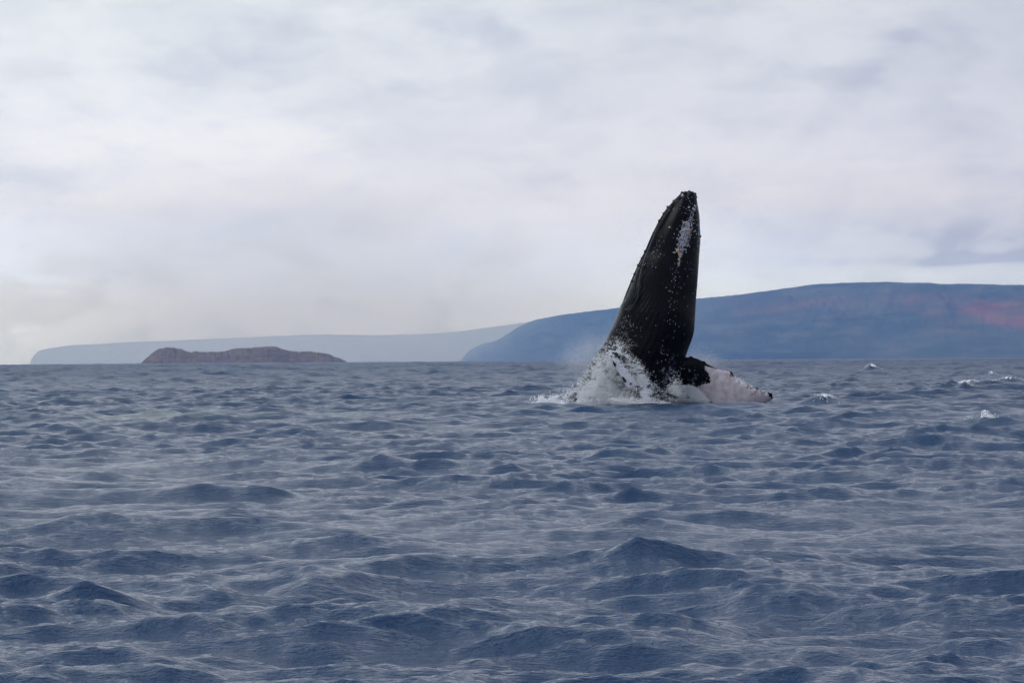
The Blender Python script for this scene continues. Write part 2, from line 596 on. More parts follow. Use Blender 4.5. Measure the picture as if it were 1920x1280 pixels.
# ------------------------------------------------------------------ haze
def box_mesh(name, lo, hi):
    vs = [(x, y, z) for z in (lo[2], hi[2]) for y in (lo[1], hi[1]) for x in (lo[0], hi[0])]
    fs = [(0, 2, 3, 1), (4, 5, 7, 6), (0, 1, 5, 4), (2, 6, 7, 3), (0, 4, 6, 2), (1, 3, 7, 5)]
    return mesh_np(name, vs, fs, smooth=False)


mh = bpy.data.materials.new("haze")
mh.use_nodes = True
nt = NT(mh.node_tree)
nt.n.clear()
out = nt.new("ShaderNodeOutputMaterial")
pv = nt.new("ShaderNodeVolumePrincipled")
pv.inputs["Color"].default_value = (0.27, 0.50, 1.0, 1)
pv.inputs["Absorption Color"].default_value = (1, 1, 1, 1)
pv.inputs["Density"].default_value = 8.0e-5
pv.inputs["Anisotropy"].default_value = 0.7
nt.l.new(pv.outputs[0], out.inputs["Volume"])
link("haze", box_mesh("haze", (-23500, -23500, -80), (23500, 23500, 470)), mh, kind="stuff")

# a rain shower hanging between the far ridge and the large island
mr = bpy.data.materials.new("rain_veil")
mr.use_nodes = True
nt = NT(mr.node_tree)
nt.n.clear()
out = nt.new("ShaderNodeOutputMaterial")
pv = nt.new("ShaderNodeVolumePrincipled")
pv.inputs["Color"].default_value = (0.78, 0.91, 1.0, 1)
pv.inputs["Absorption Color"].default_value = (1, 1, 1, 1)
pv.inputs["Anisotropy"].default_value = 0.3
oc = nt.new("ShaderNodeTexCoord").outputs["Object"]
ln = nt.new("ShaderNodeVectorMath", operation="LENGTH")
nt.l.new(oc, ln.inputs[0])
nt.l.new(nt.mul(nt.ss(ln.outputs["Value"], 0.15, 1.0, 1.0, 0.0), 4.6e-4), pv.inputs["Density"])
nt.l.new(pv.outputs[0], out.inputs["Volume"])
bm = bmesh.new()
bmesh.ops.create_icosphere(bm, subdivisions=4, radius=1.0)
me = bpy.data.meshes.new("rain_veil")
bm.to_mesh(me)
bm.free()
o = link("rain_shower", me, mr, kind="stuff", label="pale rain veil in front of the far ridge", category="rain")
o.location = (-1250, 15300, -20)
o.scale = (3200, 3800, 1250)

# ------------------------------------------------------------------ the whale
WY = 82.0                                   # its distance from the boat


def Z1(x, y, Y=WY):                         # a point of the close-up used for measuring
    return P(960 + x / 2.8442, 330 + y / 2.8442, Y)


def Z5(x, y, Y=WY):
    return P(1220 + x / 7.385, 640 + y / 7.385, Y)


outline = [  # close-up row, left edge, right edge
    (84, 925, 955), (88, 905, 970), (96, 898, 977), (112, 882, 981), (130, 866, 984), (165, 828, 992), (200, 805, 998), (235, 784, 1001),
    (310, 747, 1005), (350, 730, 1005), (400, 710, 1001), (470, 672, 996), (555, 636, 989), (640, 602, 981),
    (710, 573, 977), (760, 553, 975), (800, 535, 974), (830, 520, 971), (860, 505, 963), (890, 490, 952), (925, 466, 938), (970, 434, 925),
    (1010, 408, 916), (1060, 380, 906), (1115, 345, 896), (1180, 308, 886), (1230, 278, 868), (1300, 232, 822),
    (1400, 160, 730), (1500, 85, 600), (1600, 10, 440), (1680, -40, 300)]
OL = np.array(outline, float)
rows = np.concatenate([np.linspace(84, 130, 14)[:-1], np.linspace(130, 1680, 150)])
xl = np.interp(rows, OL[:, 0], OL[:, 1])
xr = np.interp(rows, OL[:, 0], OL[:, 2])
for _ in range(3):
    xl[12:-1] = np.convolve(xl, [.25, .5, .25], "valid")[11:]
    xr[12:-1] = np.convolve(xr, [.25, .5, .25], "valid")[11:]
ring_c, ring_a, ring_b, ring_z = [], [], [], []
for r0, a0, b0 in zip(rows, xl, xr):
    L, Rr = Z1(a0, r0), Z1(b0, r0)
    ring_z.append((L.z + Rr.z) / 2)
    ring_c.append((L.x + Rr.x) / 2)
    ring_a.append((Rr.x - L.x) / 2)
ring_z, ring_c, ring_a = map(np.array, (ring_z, ring_c, ring_a))
ring_b = np.minimum(ring_a * 0.92, 1.02 + 0 * ring_a)


def body_front(x, z, lift=0.0):
    """point on the body's near side at x, z with its outward normal"""
    zi, ci = ring_z[::-1], ring_c[::-1]
    c = np.interp(z, zi, ci)
    a = np.interp(z, zi, ring_a[::-1])
    b = np.interp(z, zi, ring_b[::-1])
    u = max(-0.995, min(0.995, (x - c) / a))
    yy = -b * math.sqrt(1 - u * u)
    n = Vector((u / a, yy / (b * b), 0)).normalized()
    return Vector((x, WY + yy, z)) + n * lift, n


bm = bmesh.new()


def loft(rings):
    vs = [[bm.verts.new(p) for p in ring] for ring in rings]
    for a, b_ in zip(vs[:-1], vs[1:]):
        k = len(a)
        for j in range(k):
            bm.faces.new((a[j], a[(j + 1) % k], b_[(j + 1) % k], b_[j]))
    bm.faces.new(vs[0][::-1])
    bm.faces.new(vs[-1])


NA = 96
th = np.linspace(0, 2 * np.pi, NA, endpoint=False)
loft([[Vector((c + a * math.cos(t), WY + b_ * math.sin(t), z)) for t in th]
      for c, a, b_, z in zip(ring_c, ring_a, ring_b, ring_z)])


def blade(sections, nrm, k=20):
    """a flipper: sections are (leading point, trailing point, thickness)"""
    rings = []
    for L, T, t in sections:
        mid_, half = (L + T) / 2, (L - T) / 2
        n = nrm.normalized()
        ring = []
        for j in range(k):
            q = 2 * math.pi * j / k
            cx = math.cos(q)
            ring.append(mid_ + half * cx + n * (math.sin(q) * t / 2 * (1 + 0.35 * cx)))
        rings.append(ring)
    loft(rings)


# far flipper, stretched out to the right with its pale underside towards the boat
fin_r = [((300, 330), (260, 800), .5), ((400, 262), (340, 650), .42), ((480, 218), (430, 604), .36), ((560, 214), (520, 606), .33),
         ((650, 236), (610, 628), .31), ((750, 290), (700, 690), .29), ((850, 342), (790, 790), .27), ((930, 380), (900, 900), .25),
         ((985, 394), (960, 940), .25), ((1040, 396), (1020, 960), .24), ((1100, 412), (1090, 970), .23), ((1150, 480), (1150, 970), .22),
         ((1220, 555), (1220, 960), .20), ((1290, 563), (1290, 940), .19), ((1340, 600), (1350, 920), .18),
         ((1400, 650), (1410, 900), .16), ((1480, 650), (1480, 885), .15), ((1530, 690), (1540, 870), .13),
         ((1600, 712), (1600, 850), .12), ((1645, 703), (1640, 840), .11), ((1680, 730), (1670, 820), .09), ((1706, 775), (1690, 805), .06)]
secs = []
for i, (a, b_, t) in enumerate(fin_r):
    f = i / (len(fin_r) - 1)
    Y = WY - 0.15 - 0.9 * f
    secs.append((Z5(*a, Y), Z5(*b_, Y + 0.12), t))
blade(secs, Vector((0.15, -1, 0.12)))

# near flipper, seen almost edge-on, coming forward out of the splash
fl_a, fl_b = Z1(523, 955, WY - 2.35), Z1(760, 1222, WY - 1.6)
chord = Vector((0.62, 0.95, 0.42))
secs = []
for i in range(15):
    f = i / 14
    L = fl_a.lerp(fl_b, f) + Vector((-0.03, 0, -0.05)) * math.sin(f * math.pi * 5) * (0.6) - Vector((0.17, 0, 0.15)) * math.sin(f * math.pi) + Vector((0.03, 0, -0.02)) * math.sin(f * 19)
    wd = 0.25 + 0.75 * min(1, f * 2.4) ** 0.7
    secs.append((L, L + chord * wd, 0.10 + 0.20 * f))
blade(secs, Vector((-0.72, 0.1, 0.85)))
bmesh.ops.recalc_face_normals(bm, faces=bm.faces)
raw = bpy.data.meshes.new("body_raw")
bm.to_mesh(raw)
bm.free()
tmp = bpy.data.objects.new("body_raw", raw)
COL.objects.link(tmp)
rm = tmp.modifiers.new("r", "REMESH")
rm.mode = "VOXEL"
rm.voxel_size = 0.021
smd = tmp.modifiers.new("s", "SMOOTH")
smd.factor = 0.5
smd.iterations = 5
dg = bpy.context.evaluated_depsgraph_get()
dg.update()
body = bpy.data.meshes.new_from_object(tmp.evaluated_get(dg))
body.name = "whale_body"
bpy.data.objects.remove(tmp)
n = len(body.vertices)
co = np.empty(n * 3, np.float32)
body.vertices.foreach_get("co", co)
co = co.reshape(-1, 3).astype(float)
no = np.empty(n * 3, np.float32)
body.vertex_normals.foreach_get("vector", no)
no = no.reshape(-1, 3).astype(float)

# back to close-up coordinates
rel = co - np.array([0, 0, EYE])
ar = np.array
dd = rel @ ar(fwd)
ppx = 960 + FPX * (rel @ ar(right)) / dd
ppy = 640 - FPX * (rel @ ar(up)) / dd
zx, zy = (ppx - 960) * 2.8442, (ppy - 330) * 2.8442
fx5, fy5 = (ppx - 1220) * 7.385, (ppy - 640) * 7.385
front = co[:, 1] < WY + 0.15
# which vertices belong to the trunk
c_ = np.interp(co[:, 2], ring_z[::-1], ring_c[::-1])
a_ = np.interp(co[:, 2], ring_z[::-1], ring_a[::-1])
b__ = np.interp(co[:, 2], ring_z[::-1], ring_b[::-1])
rr = np.sqrt(((co[:, 0] - c_) / a_) ** 2 + ((co[:, 1] - WY) / b__) ** 2)
trunk = sm((1.12 - rr) / 0.08)
ang = np.degrees(np.arctan2((co[:, 0] - c_) / a_, -(co[:, 1] - WY) / b__))     # 0 towards the boat, -90 left, 90 right
ang_w = np.where(ang < -120, ang + 360, ang)

# mouth line
ML = np.array([(84, 900), (130, 862), (165, 838), (235, 800), (290, 768), (350, 745), (430, 712), (500, 688), (540, 681), (600, 676), (650, 668),
               (700, 640), (740, 618)], float)
mlx = np.interp(zy, ML[:, 0], ML[:, 1])
dm = (zx - mlx) / 185.0                       # metres to the right of the mouth line
vis = (co[:, 1] < WY) & (zy < 760)
fade = sm((zy - 100) / 60) * sm((750 - zy) / 90)
disp = np.zeros(n)
disp += np.where(vis, (-0.045 * np.exp(-((dm + 0.05) / 0.035) ** 2) + 0.050 * np.exp(-((dm - 0.055) / 0.06) ** 2)
                       - 0.03 * sm(-dm / 0.1) * sm((zy - 150) / 100)) * fade, 0)
# throat grooves: from the chin over the belly, bending left towards the eye at their upper left end
bend = 22 * sm((zy - 560) / 260) * sm((40 - ang) / 90)
gph = (ang_w + bend) * (58 / 360.0)
gr = 1 - np.abs(((gph % 1.0) - 0.5) * 2)
groove = -0.013 * (gr ** 2.2) + 0.004
gmask = trunk * sm((ang_w + 48 + 0 * zy) / 14) * sm((zy - 420) / 160) * sm((1150 - zy) / 160) * np.where(ang_w < 250, 1, 0)
gmask *= np.where(co[:, 1] < WY, sm(dm / 0.06 - 0.3) * (zy < 740) + (zy >= 740), 1)
disp += groove * gmask
# soft lumps, eye bulge
disp += trunk * 0.030 * (fbm2(co[:, 2] * 1.3 + 9, ang_w / 26.0, 5, 3) - 0.5)
disp += 0.05 * np.exp(-(((zx - 596) / 26) ** 2 + ((zy - 700) / 40) ** 2)) * (co[:, 1] < WY)
disp += 0.03 * np.exp(-(((zx - 940) / 40) ** 2 + ((zy - 120) / 26) ** 2)) * (co[:, 1] < WY)
# knobs along the leading edge of the far flipper
for kx, ky, kr in ((1062, 396, 34), (1120, 440, 34), (1220, 555, 20), (1345, 610, 26), (1465, 655, 30), (1555, 700, 26), (1655, 722, 28), (740, 285, 24), (560, 218, 24)):
    disp += 0.035 * np.exp(-(((fx5 - kx) / kr) ** 2 + ((fy5 - ky) / kr) ** 2)) * (1 - trunk)
co2 = co + no * disp[:, None]
body.vertices.foreach_set("co", co2.astype(np.float32).ravel())

# paint: R pale skin, G fleck density, B water streaks and foam on the skin
jag = fbm2(fx5 / 34.0, fy5 / 22.0, 61, 4, 0.6)
jag2 = fbm2(fx5 / 12.0, fy5 / 12.0, 62, 3, 0.6)
edge_x = np.interp(fy5, [215, 300, 340, 352, 400, 450, 500, 560, 585, 600, 640, 680, 800],
                   [1300, 950, 760, 742, 770, 810, 832, 828, 770, 700, 640, 660, 700])
pale = sm((fx5 - edge_x + (jag - 0.5) * 70 + (jag2 - 0.5) * 26) / 10 + 0.5)
top_edge = np.interp(fx5, [740, 800, 850, 900, 935, 1000], [335, 352, 362, 378, 385, 380])
pale *= sm((fy5 - top_edge + (jag2 - 0.5) * 16) / 8 + 0.5)
finm = (1 - trunk) * (fx5 > 480) * front
for kx, ky, sx, sy, rot in ((1070, 402, 36, 12, 0.15), (1118, 445, 15, 42, -0.5), (1150, 480, 22, 10, 0.3), (1220, 556, 10, 9, 0), (1345, 605, 50, 7, 0.6), (1392, 648, 26, 7, 0.2), (1340, 636, 8, 8, 0),
                            (1466, 656, 32, 9, 0.35), (1528, 695, 26, 6, 0.8), (1570, 712, 22, 5, 0.1), (1632, 715, 20, 12, 0.5), (1662, 745, 22, 30, -0.6),
                            (1690, 780, 26, 16, 0.3), (1445, 708, 5, 14, 0.2), (1405, 725, 4, 12, 0.3), (1105, 475, 6, 20, -0.4)):
    cc, s_ = math.cos(rot), math.sin(rot)
    u = (fx5 - kx) * cc + (fy5 - ky) * s_
    v = (fy5 - ky) * cc - (fx5 - kx) * s_
    q = (u / sx) ** 2 + (v / sy) ** 2 + (jag2 - 0.5) * 0.9
    pale *= 1 - sm((1.15 - q) / 0.3)
pale = pale * finm
# near flipper pale along its leading edge
ea, eb = np.array([523, 955.0]), np.array([760, 1222.0])
ev = (eb - ea) / np.linalg.norm(eb - ea)
tt = (zx - ea[0]) * ev[0] + (zy - ea[1]) * ev[1]
nn_ = (zx - ea[0]) * ev[1] - (zy - ea[1]) * ev[0]          # to the right of the edge
nearf = (co[:, 1] < WY - 1.10) & (zy > 940) & (zy < 1300)
wj = fbm2(zx / 9.0, zy / 9.0, 63, 3, 0.6)
pl = sm((15 + 9 * (tt / 300) - nn_ + (wj - 0.5) * 46) / 8)
for kx, ky, kr in ((538, 1006, 17), (527, 962, 7), (556, 1040, 4), (590, 1080, 11), (604, 1092, 9), (634, 1108, 7), (676, 1160, 9), (652, 1140, 7)):
    pl *= 1 - sm((1.15 - ((zx - kx) / kr) ** 2 - ((zy - ky) / kr) ** 2 + (wj - .5)) / 0.3)
pale = np.where(nearf, pl, pale)
G = 0.06 + 0 * zx
cl = lambda x0, y0, sx, sy: np.exp(-(((zx - x0) / sx) ** 2 + ((zy - y0) / sy) ** 2))
G += 0.55 * cl(940, 180, 60, 80) + 0.3 * cl(780, 420, 60, 90) + 0.35 * cl(840, 170, 40, 60) + 0.55 * cl(880, 540, 40, 130) \
    + 0.35 * cl(950, 420, 60, 120) + 0.5 * cl(840, 700, 22, 110) + 0.35 * cl(600, 800, 50, 60) + 0.3 * cl(950, 1060, 90, 60) + 0.2 * cl(820, 960, 60, 70)
G *= (1 - pale) * 0.75
B = sm((zy - 880) / 250) * 0.75 + 0.55 * cl(610, 790, 45, 60) + 0.4 * cl(560, 870, 60, 50) + 0.25 * cl(820, 950, 70, 120) + 0.45 * cl(980, 1080, 70, 40)
B = np.where((zx < 600) & (zy > 900) & ~nearf, np.clip(B + 0.25, 0, 1), B)
B = np.where(fx5 > 480, np.clip(B * 0.55, 0, 1) * (1 - 0.75 * pale), B)
rgba = np.stack([pale, np.clip(G, 0, 1), np.clip(B, 0, 1), np.ones(n)], -1)
set_attr(body, "near_flipper", nearf.astype(float))
set_attr(body, "paint", rgba, "FLOAT_COLOR")
body.polygons.foreach_set("use_smooth", np.ones(len(body.polygons), bool))
body.materials.clear()

mwh, nt, b, out = material("whale_skin")
pos = nt.new("ShaderNodeNewGeometry").outputs["Position"]
pc = nt.attr("paint", "Color")
sp = nt.new("ShaderNodeSeparateColor")
nt.l.new(pc, sp.inputs[0])
pR, pG, pB = sp.outputs
base = nt.mix(nt.ss(nt.noise(pos, 2.2, 5, 0.6), 0.35, 0.7), (0.0008, 0.0009, 0.0014), (0.0022, 0.0023, 0.0032))
# old scars, and wet glints painted in as small pale marks
v1 = nt.voro(nt.scale(pos, (30, 30, 13)), 1.0)
v1c = nt.voro(nt.scale(pos, (30, 30, 13)), 1.0, out=1)
sel = nt.sep(v1c)[0]
fl = nt.mul(nt.ss(v1, 0.24, 0.34, 1.0, 0.0), nt.math("LESS_THAN", sel, nt.mul(pG, 0.42)))
v2 = nt.voro(nt.scale(nt.noise(pos, 3.0, 2, 0.5, 0, 1), (1, 1, 1)), 40.0)
base = nt.mix(nt.mul(fl, nt.ss(nt.noise(pos, 9, 3), 0.35, 0.65, 0.25, 0.9)), base, (0.42, 0.44, 0.52))
# thin foam runnels
st = nt.noise(nt.scale(pos, (17, 17, 7.5)), 1.0, 5, 0.62, 1.6)
rid = nt.math("ABSOLUTE", nt.sub(st, 0.5))
run = nt.mul(nt.ss(rid, 0.006, 0.028, 1.0, 0.0), nt.ss(nt.noise(pos, 5.0, 4, 0.6), nt.sub(0.70, nt.mul(pB, 0.26)), nt.sub(0.78, nt.mul(pB, 0.26))))
base = nt.mix(run, base, (0.50, 0.53, 0.60))
pn = nt.noise(pos, 6.0, 5, 0.6)
palec = nt.mix(nt.ss(pn, 0.3, 0.7), (0.35, 0.305, 0.335), (0.50, 0.455, 0.49))
palec = nt.mix(nt.ss(nt.noise(nt.scale(pos, (10, 10, 10)), 1.0, 6, 0.7, 0.8), 0.56, 0.74, 0.0, 0.6), palec, (0.66, 0.66, 0.70))
palec = nt.mix(nt.ss(nt.voro(pos, 26.0), 0.07, 0.12, 0.55, 0.0), palec, (0.20, 0.13, 0.15))
palec = nt.mix(nt.attr("near_flipper"), palec, (0.72, 0.70, 0.74))
base = nt.mix(pR, base, palec)
nt.l.new(base, b.inputs["Base Color"])
b.inputs["Roughness"].default_value = 0.24
b.inputs["Specular IOR Level"].default_value = 0.075
hb = nt.add(nt.mul(nt.noise(nt.scale(pos, (22, 22, 10)), 1.0, 4, 0.6), 0.010), nt.mul(fl, 0.01))
nt.l.new(nt.bump(hb, 0.8, 1.0), b.inputs["Normal"])
body.materials.append(mwh)

whale = bpy.data.objects.new("humpback_whale", None)
COL.objects.link(whale)
whale.location = (ring_c[-45], WY, 0)
whale["label"] = "black humpback whale breaching upright out of the sea with pale flipper spread"
whale["category"] = "whale"
inv = Vector(whale.location)


def part(name, me, mat=None, parent=whale, **kw):
    me.transform(Matrix.Translation(-inv)) if parent is whale else None
    o = link(name, me, mat, parent, **kw)
    return o


body_o = part("body", body)


def blob_mesh(name, r, squash=0.7, seed=0, seg=10):
    bm = bmesh.new()
    bmesh.ops.create_uvsphere(bm, u_segments=seg, v_segments=max(5, seg // 2 + 1), radius=1)
    rn = np.random.default_rng(seed)
    for v in bm.verts:
        k = 1 + 0.10 * (rn.random() - 0.5)
        v.co = Vector((v.co.x * r * k, v.co.y * r * k, v.co.z * r * squash * k))
    for f in bm.faces:
        f.smooth = True
    me = bpy.data.meshes.new(name)
    bm.to_mesh(me)
    bm.free()
    return me


mtub, nt, b, out = material("wet_black_skin")
b.inputs["Base Color"].default_value = (0.012, 0.012, 0.015, 1)
b.inputs["Roughness"].default_value = 0.28
tub = blob_mesh("tubercle", 1.0, 0.75, 2)
tub.materials.append(mtub)
TUBS = [(906, 92, .055), (922, 86, .05), (945, 84, .06), (962, 88, .05), (976, 98, .055), (981, 113, .05), (912, 116, .06), (940, 100, .05),
        (860, 134, .040), (864, 150, .035), (829, 166, .045), (834, 184, .050), (806, 200, .035), (783, 240, .045), (790, 262, .035), (752, 306, .035),
        (708, 402, .045), (690, 438, .035), (670, 476, .040), (650, 524, .035), (636, 560, .035), (1005, 322, .035), (966, 170, .04)]
for i, (x, y, r) in enumerate(TUBS):
    q = Z1(x, y)
    p, nrm = body_front(q.x, q.z)
    o = bpy.data.objects.new("tubercle", tub)
    COL.objects.link(o)
    o.parent = whale
    o.location = p - inv + Vector((0, 0, -0.02 if y < 90 else 0))
    o.rotation_euler = nrm.to_track_quat("Z", "Y").to_euler()
    o.scale = (r, r, r)
# eye, small and dark in its fold of skin
q = Z1(604, 716)
p, nrm = body_front(q.x, q.z)
eye = bpy.data.objects.new("eye", tub)
COL.objects.link(eye)
eye.parent = whale
eye.location = p - inv
eye.rotation_euler = nrm.to_track_quat("Z", "Y").to_euler()
eye.scale = (0.05, 0.05, 0.04)

# barnacles: little open cones, packed along the chin
mb_, nt, b, out = material("barnacle_shell")
cc_ = nt.attr("shade", "Color")
nt.l.new(cc_, b.inputs["Base Color"])
b.inputs["Roughness"].default_value = 0.55
bv, bf, bcol = [], [], []
K = 7


def barnacle(x, y, r, colr):
    q = Z1(x, y)
    p, nrm = body_front(q.x, q.z)
    rot = nrm.to_track_quat("Z", "Y")
    h = r * random.uniform(0.6, 0.9)
    i0 = len(bv)
    prof = [(1.0, -0.01), (0.62, h), (0.38, h), (0.26, h * 0.35)]
    el_ = random.uniform(0.75, 1.25)
    for rr_, hh in prof:
        for k in range(K):
            t = 2 * math.pi * k / K + x
            jit = random.uniform(0.88, 1.12)
            bv.append(p + rot @ Vector((math.cos(t) * r * rr_ * jit * el_, math.sin(t) * r * rr_ * jit / el_, hh)))
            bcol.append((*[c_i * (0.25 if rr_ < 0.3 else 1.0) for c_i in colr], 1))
    for s_ in range(3):
        for k in range(K):
            a = i0 + s_ * K + k
            b2 = i0 + s_ * K + (k + 1) % K
            bf.append((a, b2, b2 + K, a + K))


def bcl(x0, y0, x1, y1, wd, cnt, r0, r1):
    for _ in range(cnt):
        f = random.random()
        x = x0 + (x1 - x0) * f + random.gauss(0, wd)
        y = y0 + (y1 - y0) * f + random.gauss(0, 5)
        g = random.uniform(0.12, 0.62)
        barnacle(x, y, random.uniform(r0, r1), (g * 0.93, g * 0.93, g * 1.06))


bcl(936, 250, 886, 420, 15, 300, .014, .030)
bcl(925, 270, 905, 380, 13, 150, .014, .030)
bcl(962, 190, 946, 250, 7, 40, .010, .022)
bcl(888, 420, 880, 485, 4, 26, .014, .026)
bcl(960, 160, 975, 190, 8, 12, .02, .034)
bcl(920, 120, 935, 240, 32, 18, .008, .018)
bcl(760, 350, 745, 500, 30, 20, .007, .015)
bcl(870, 520, 850, 760, 14, 13, .007, .015)
bcl(800, 900, 820, 1000, 30, 14, .007, .014)
bcl(985, 230, 990, 420, 8, 24, .012, .022)
for x, y, r in ((932, 292, .055), (937, 297, .045), (876, 402, .055), (878, 408, .04), (892, 430, .05), (889, 437, .035), (834, 278, .028), (906, 108, .045)):
    orange = (0.62, 0.34, 0.16) if x > 840 and y > 200 else (0.6, 0.6, 0.68)
    barnacle(x, y, r, orange)
me = mesh_np("barnacles", [tuple(v) for v in bv], bf)
set_attr(me, "shade", bcol, "FLOAT_COLOR")
part("barnacle_patch", me, mb_, kind="stuff", label="pale barnacle crust on the chin with a few orange shells")

# ------------------------------------------------------------------ spray and foam
mf, nt, b, out = material("foam")
pos = nt.new("ShaderNodeNewGeometry").outputs["Position"]
fn = nt.noise(pos, 9.0, 5, 0.65)
nt.l.new(nt.mix(nt.ss(fn, 0.35, 0.65), (0.60, 0.65, 0.72), (0.86, 0.88, 0.90)), b.inputs["Base Color"])
b.inputs["Roughness"].default_value = 0.6
nt.l.new(nt.bump(nt.add(nt.mul(fn, 0.06), nt.mul(nt.noise(pos, 40.0, 3, 0.6), 0.02)), 0.8, 1.0), b.inputs["Normal"])
md, nt, b, out = material("spray_drops")
b.inputs["Base Color"].default_value = (0.93, 0.95, 0.97, 1)
b.inputs["Roughness"].default_value = 0.3
b.inputs["Subsurface Weight"].default_value = 0.0

TET = np.array([(1, 1, 1), (1, -1, -1), (-1, 1, -1), (-1, -1, 1)], float) / math.sqrt(3)
TF = np.array([(0, 1, 2), (0, 3, 1), (0, 2, 3), (1, 3, 2)])


def drops(name, pts, r, mat, **kw):
    pts = np.asarray(pts, float)
    m = len(pts)
    r = np.asarray(r, float)
    # random rotation of each drop
    q = RNG.standard_normal((m, 4))
    q /= np.linalg.norm(q, axis=1)[:, None]
    w_, x, y, z = q.T
    Rm = np.stack([1 - 2 * (y * y + z * z), 2 * (x * y - z * w_), 2 * (x * z + y * w_), 2 * (x * y + z * w_), 1 - 2 * (x * x + z * z), 2 * (y * z - x * w_),
                   2 * (x * z - y * w_), 2 * (y * z + x * w_), 1 - 2 * (x * x + y * y)], -1).reshape(m, 3, 3)
    stretch = np.array([1.0, 1.0, 1.0])
    v = np.einsum("mij,kj->mki", Rm, TET) * r[:, None, None] * stretch + pts[:, None, :]
    f = TF[None] + (np.arange(m) * 4)[:, None, None]
    me = mesh_np(name, v.reshape(-1, 3), f.reshape(-1, 3))
    return link(name, me, mat, **kw)


def px2w(x, y, Y):
    """many close-up points at distances Y"""
    px, py = 960 + x / 2.8442, 330 + y / 2.8442
    d = (np.array(fwd)[None] + np.outer((px - 960) / FPX, np.array(right)) + np.outer((640 - py) / FPX, np.array(up)))
    return d * (Y / d[:, 1])[:, None] + np.array([0, 0, EYE])


pts, rad_ = [], []


def cloud(cnt, fx, fy, fY, r0, r1):
    x, y, Y = fx(cnt), fy(cnt), fY(cnt)
    pts.append(px2w(x, y, Y))
    rad_.append(r0 + (r1 - r0) * RNG.random(cnt) ** 3)


def tri(cnt, A, B, C, jit=8, bias=1.0):
    u, v = RNG.random(cnt) ** bias, RNG.random(cnt)
    s_ = np.sqrt(u)
    x = (1 - s_) * A[0] + s_ * (1 - v) * B[0] + s_ * v * C[0] + RNG.normal(0, jit, cnt)
    y = (1 - s_) * A[1] + s_ * (1 - v) * B[1] + s_ * v * C[1] + RNG.normal(0, jit, cnt)
    return x, y


def tcloud(cnt, A, B, C, Y0, Y1, r0, r1, jit=8, clump=0.0, seed=1):
    x, y = tri(cnt, A, B, C, jit)
    Y = Y0 + (Y1 - Y0) * RNG.random(cnt)
    if clump:
        g = fbm2(x / 26.0, y / 20.0, seed, 4, 0.65)
        keep = RNG.random(cnt) < np.clip((g - 0.5 + 0.16) * 3.2 / clump, 0.02, 1)
        x, y, Y = x[keep], y[keep], Y[keep]
    pts.append(px2w(x, y, Y))
    rad_.append(r0 + (r1 - r0) * RNG.random(len(x)) ** 3)


# the torn white sheet of water in front of the back, below the near flipper
tcloud(30000, (525, 965), (370, 1215), (745, 1220), WY - 2.0, WY - 1.1, .004, .013, 10, 0.55, 2)
tcloud(15000, (480, 1010), (340, 1210), (560, 1215), WY - 2.1, WY - 1.1, .005, .018, 16, 0.7, 12)
tcloud(9000, (430, 1120), (350, 1215), (740, 1222), WY - 2.1, WY - 1.3, .006, .018, 10, 0.5, 13)
# speckle over the back's left edge
tcloud(16000, (505, 890), (290, 1200), (430, 1200), WY - 1.7, WY - 0.6, .004, .017, 16, 0.9, 3)
tcloud(11000, (560, 890), (430, 1050), (640, 1000), WY - 1.9, WY - 1.05, .004, .019, 18, 0.8, 4)
tcloud(3000, (500, 860), (470, 1000), (640, 900), WY - 1.5, WY - 1.05, .003, .012, 20, 1.0, 14)
# spatter between flipper and throat
tcloud(13000, (535, 930), (690, 1010), (770, 1215), WY - 2.1, WY - 1.1, .004, .018, 12, 0.9, 5)
tcloud(3500, (640, 990), (700, 1200), (830, 1200), WY - 1.5, WY - 1.1, .004, .016, 18, 0.9, 6)
tcloud(900, (600, 760), (560, 900), (660, 900), WY - 1.4, WY - 1.05, .003, .010, 20, 1.2, 15)
# foam breaking over the near flipper's edge
tcloud(1300, (515, 950), (545, 940), (775, 1222), WY - 2.75, WY - 2.0, .004, .018, 7, 1.1, 21)
tcloud(1500, (600, 1080), (650, 1060), (790, 1222), WY - 2.6, WY - 1.7, .005, .020, 9, 1.0, 22)
tcloud(5000, (420, 1190), (740, 1190), (600, 1222), WY - 2.4, WY - 1.6, .006, .020, 8, 0.6, 23)
# fine mist blown off on the left
tcloud(9000, (490, 860), (250, 960), (430, 1080), WY - 0.6, WY + 1.2, .003, .007, 26)
tcloud(3500, (400, 880), (180, 950), (420, 1060), WY - 0.6, WY + 1.6, .003, .006, 40)
tcloud(2500, (330, 1100), (200, 1190), (330, 1200), WY - 1.0, WY + 0.6, .004, .012, 16, 1.0, 16)
# right of the belly, behind the far flipper
tcloud(5200, (925, 930), (940, 1000), (1130, 1020), WY + 0.3, WY + 1.5, .003, .009, 16)
tcloud(2200, (930, 900), (1060, 940), (1180, 1030), WY + 0.3, WY + 1.8, .003, .008, 20)
tcloud(1800, (1180, 1070), (1290, 1130), (1220, 1110), WY - 0.6, WY + 0.5, .005, .014, 6)
# curtain under the arch of the far flipper
tcloud(30000, (890, 1108), (815, 1215), (1065, 1215), WY - 0.35, WY + 0.6, .006, .015, 8, 0.45, 17)
tcloud(16000, (960, 1108), (860, 1205), (1065, 1210), WY - 0.35, WY + 0.6, .006, .020, 10, 0.5, 18)
tcloud(7000, (870, 1050), (790, 1215), (910, 1180), WY - 1.3, WY - 0.3, .004, .015, 12, 0.8, 8)
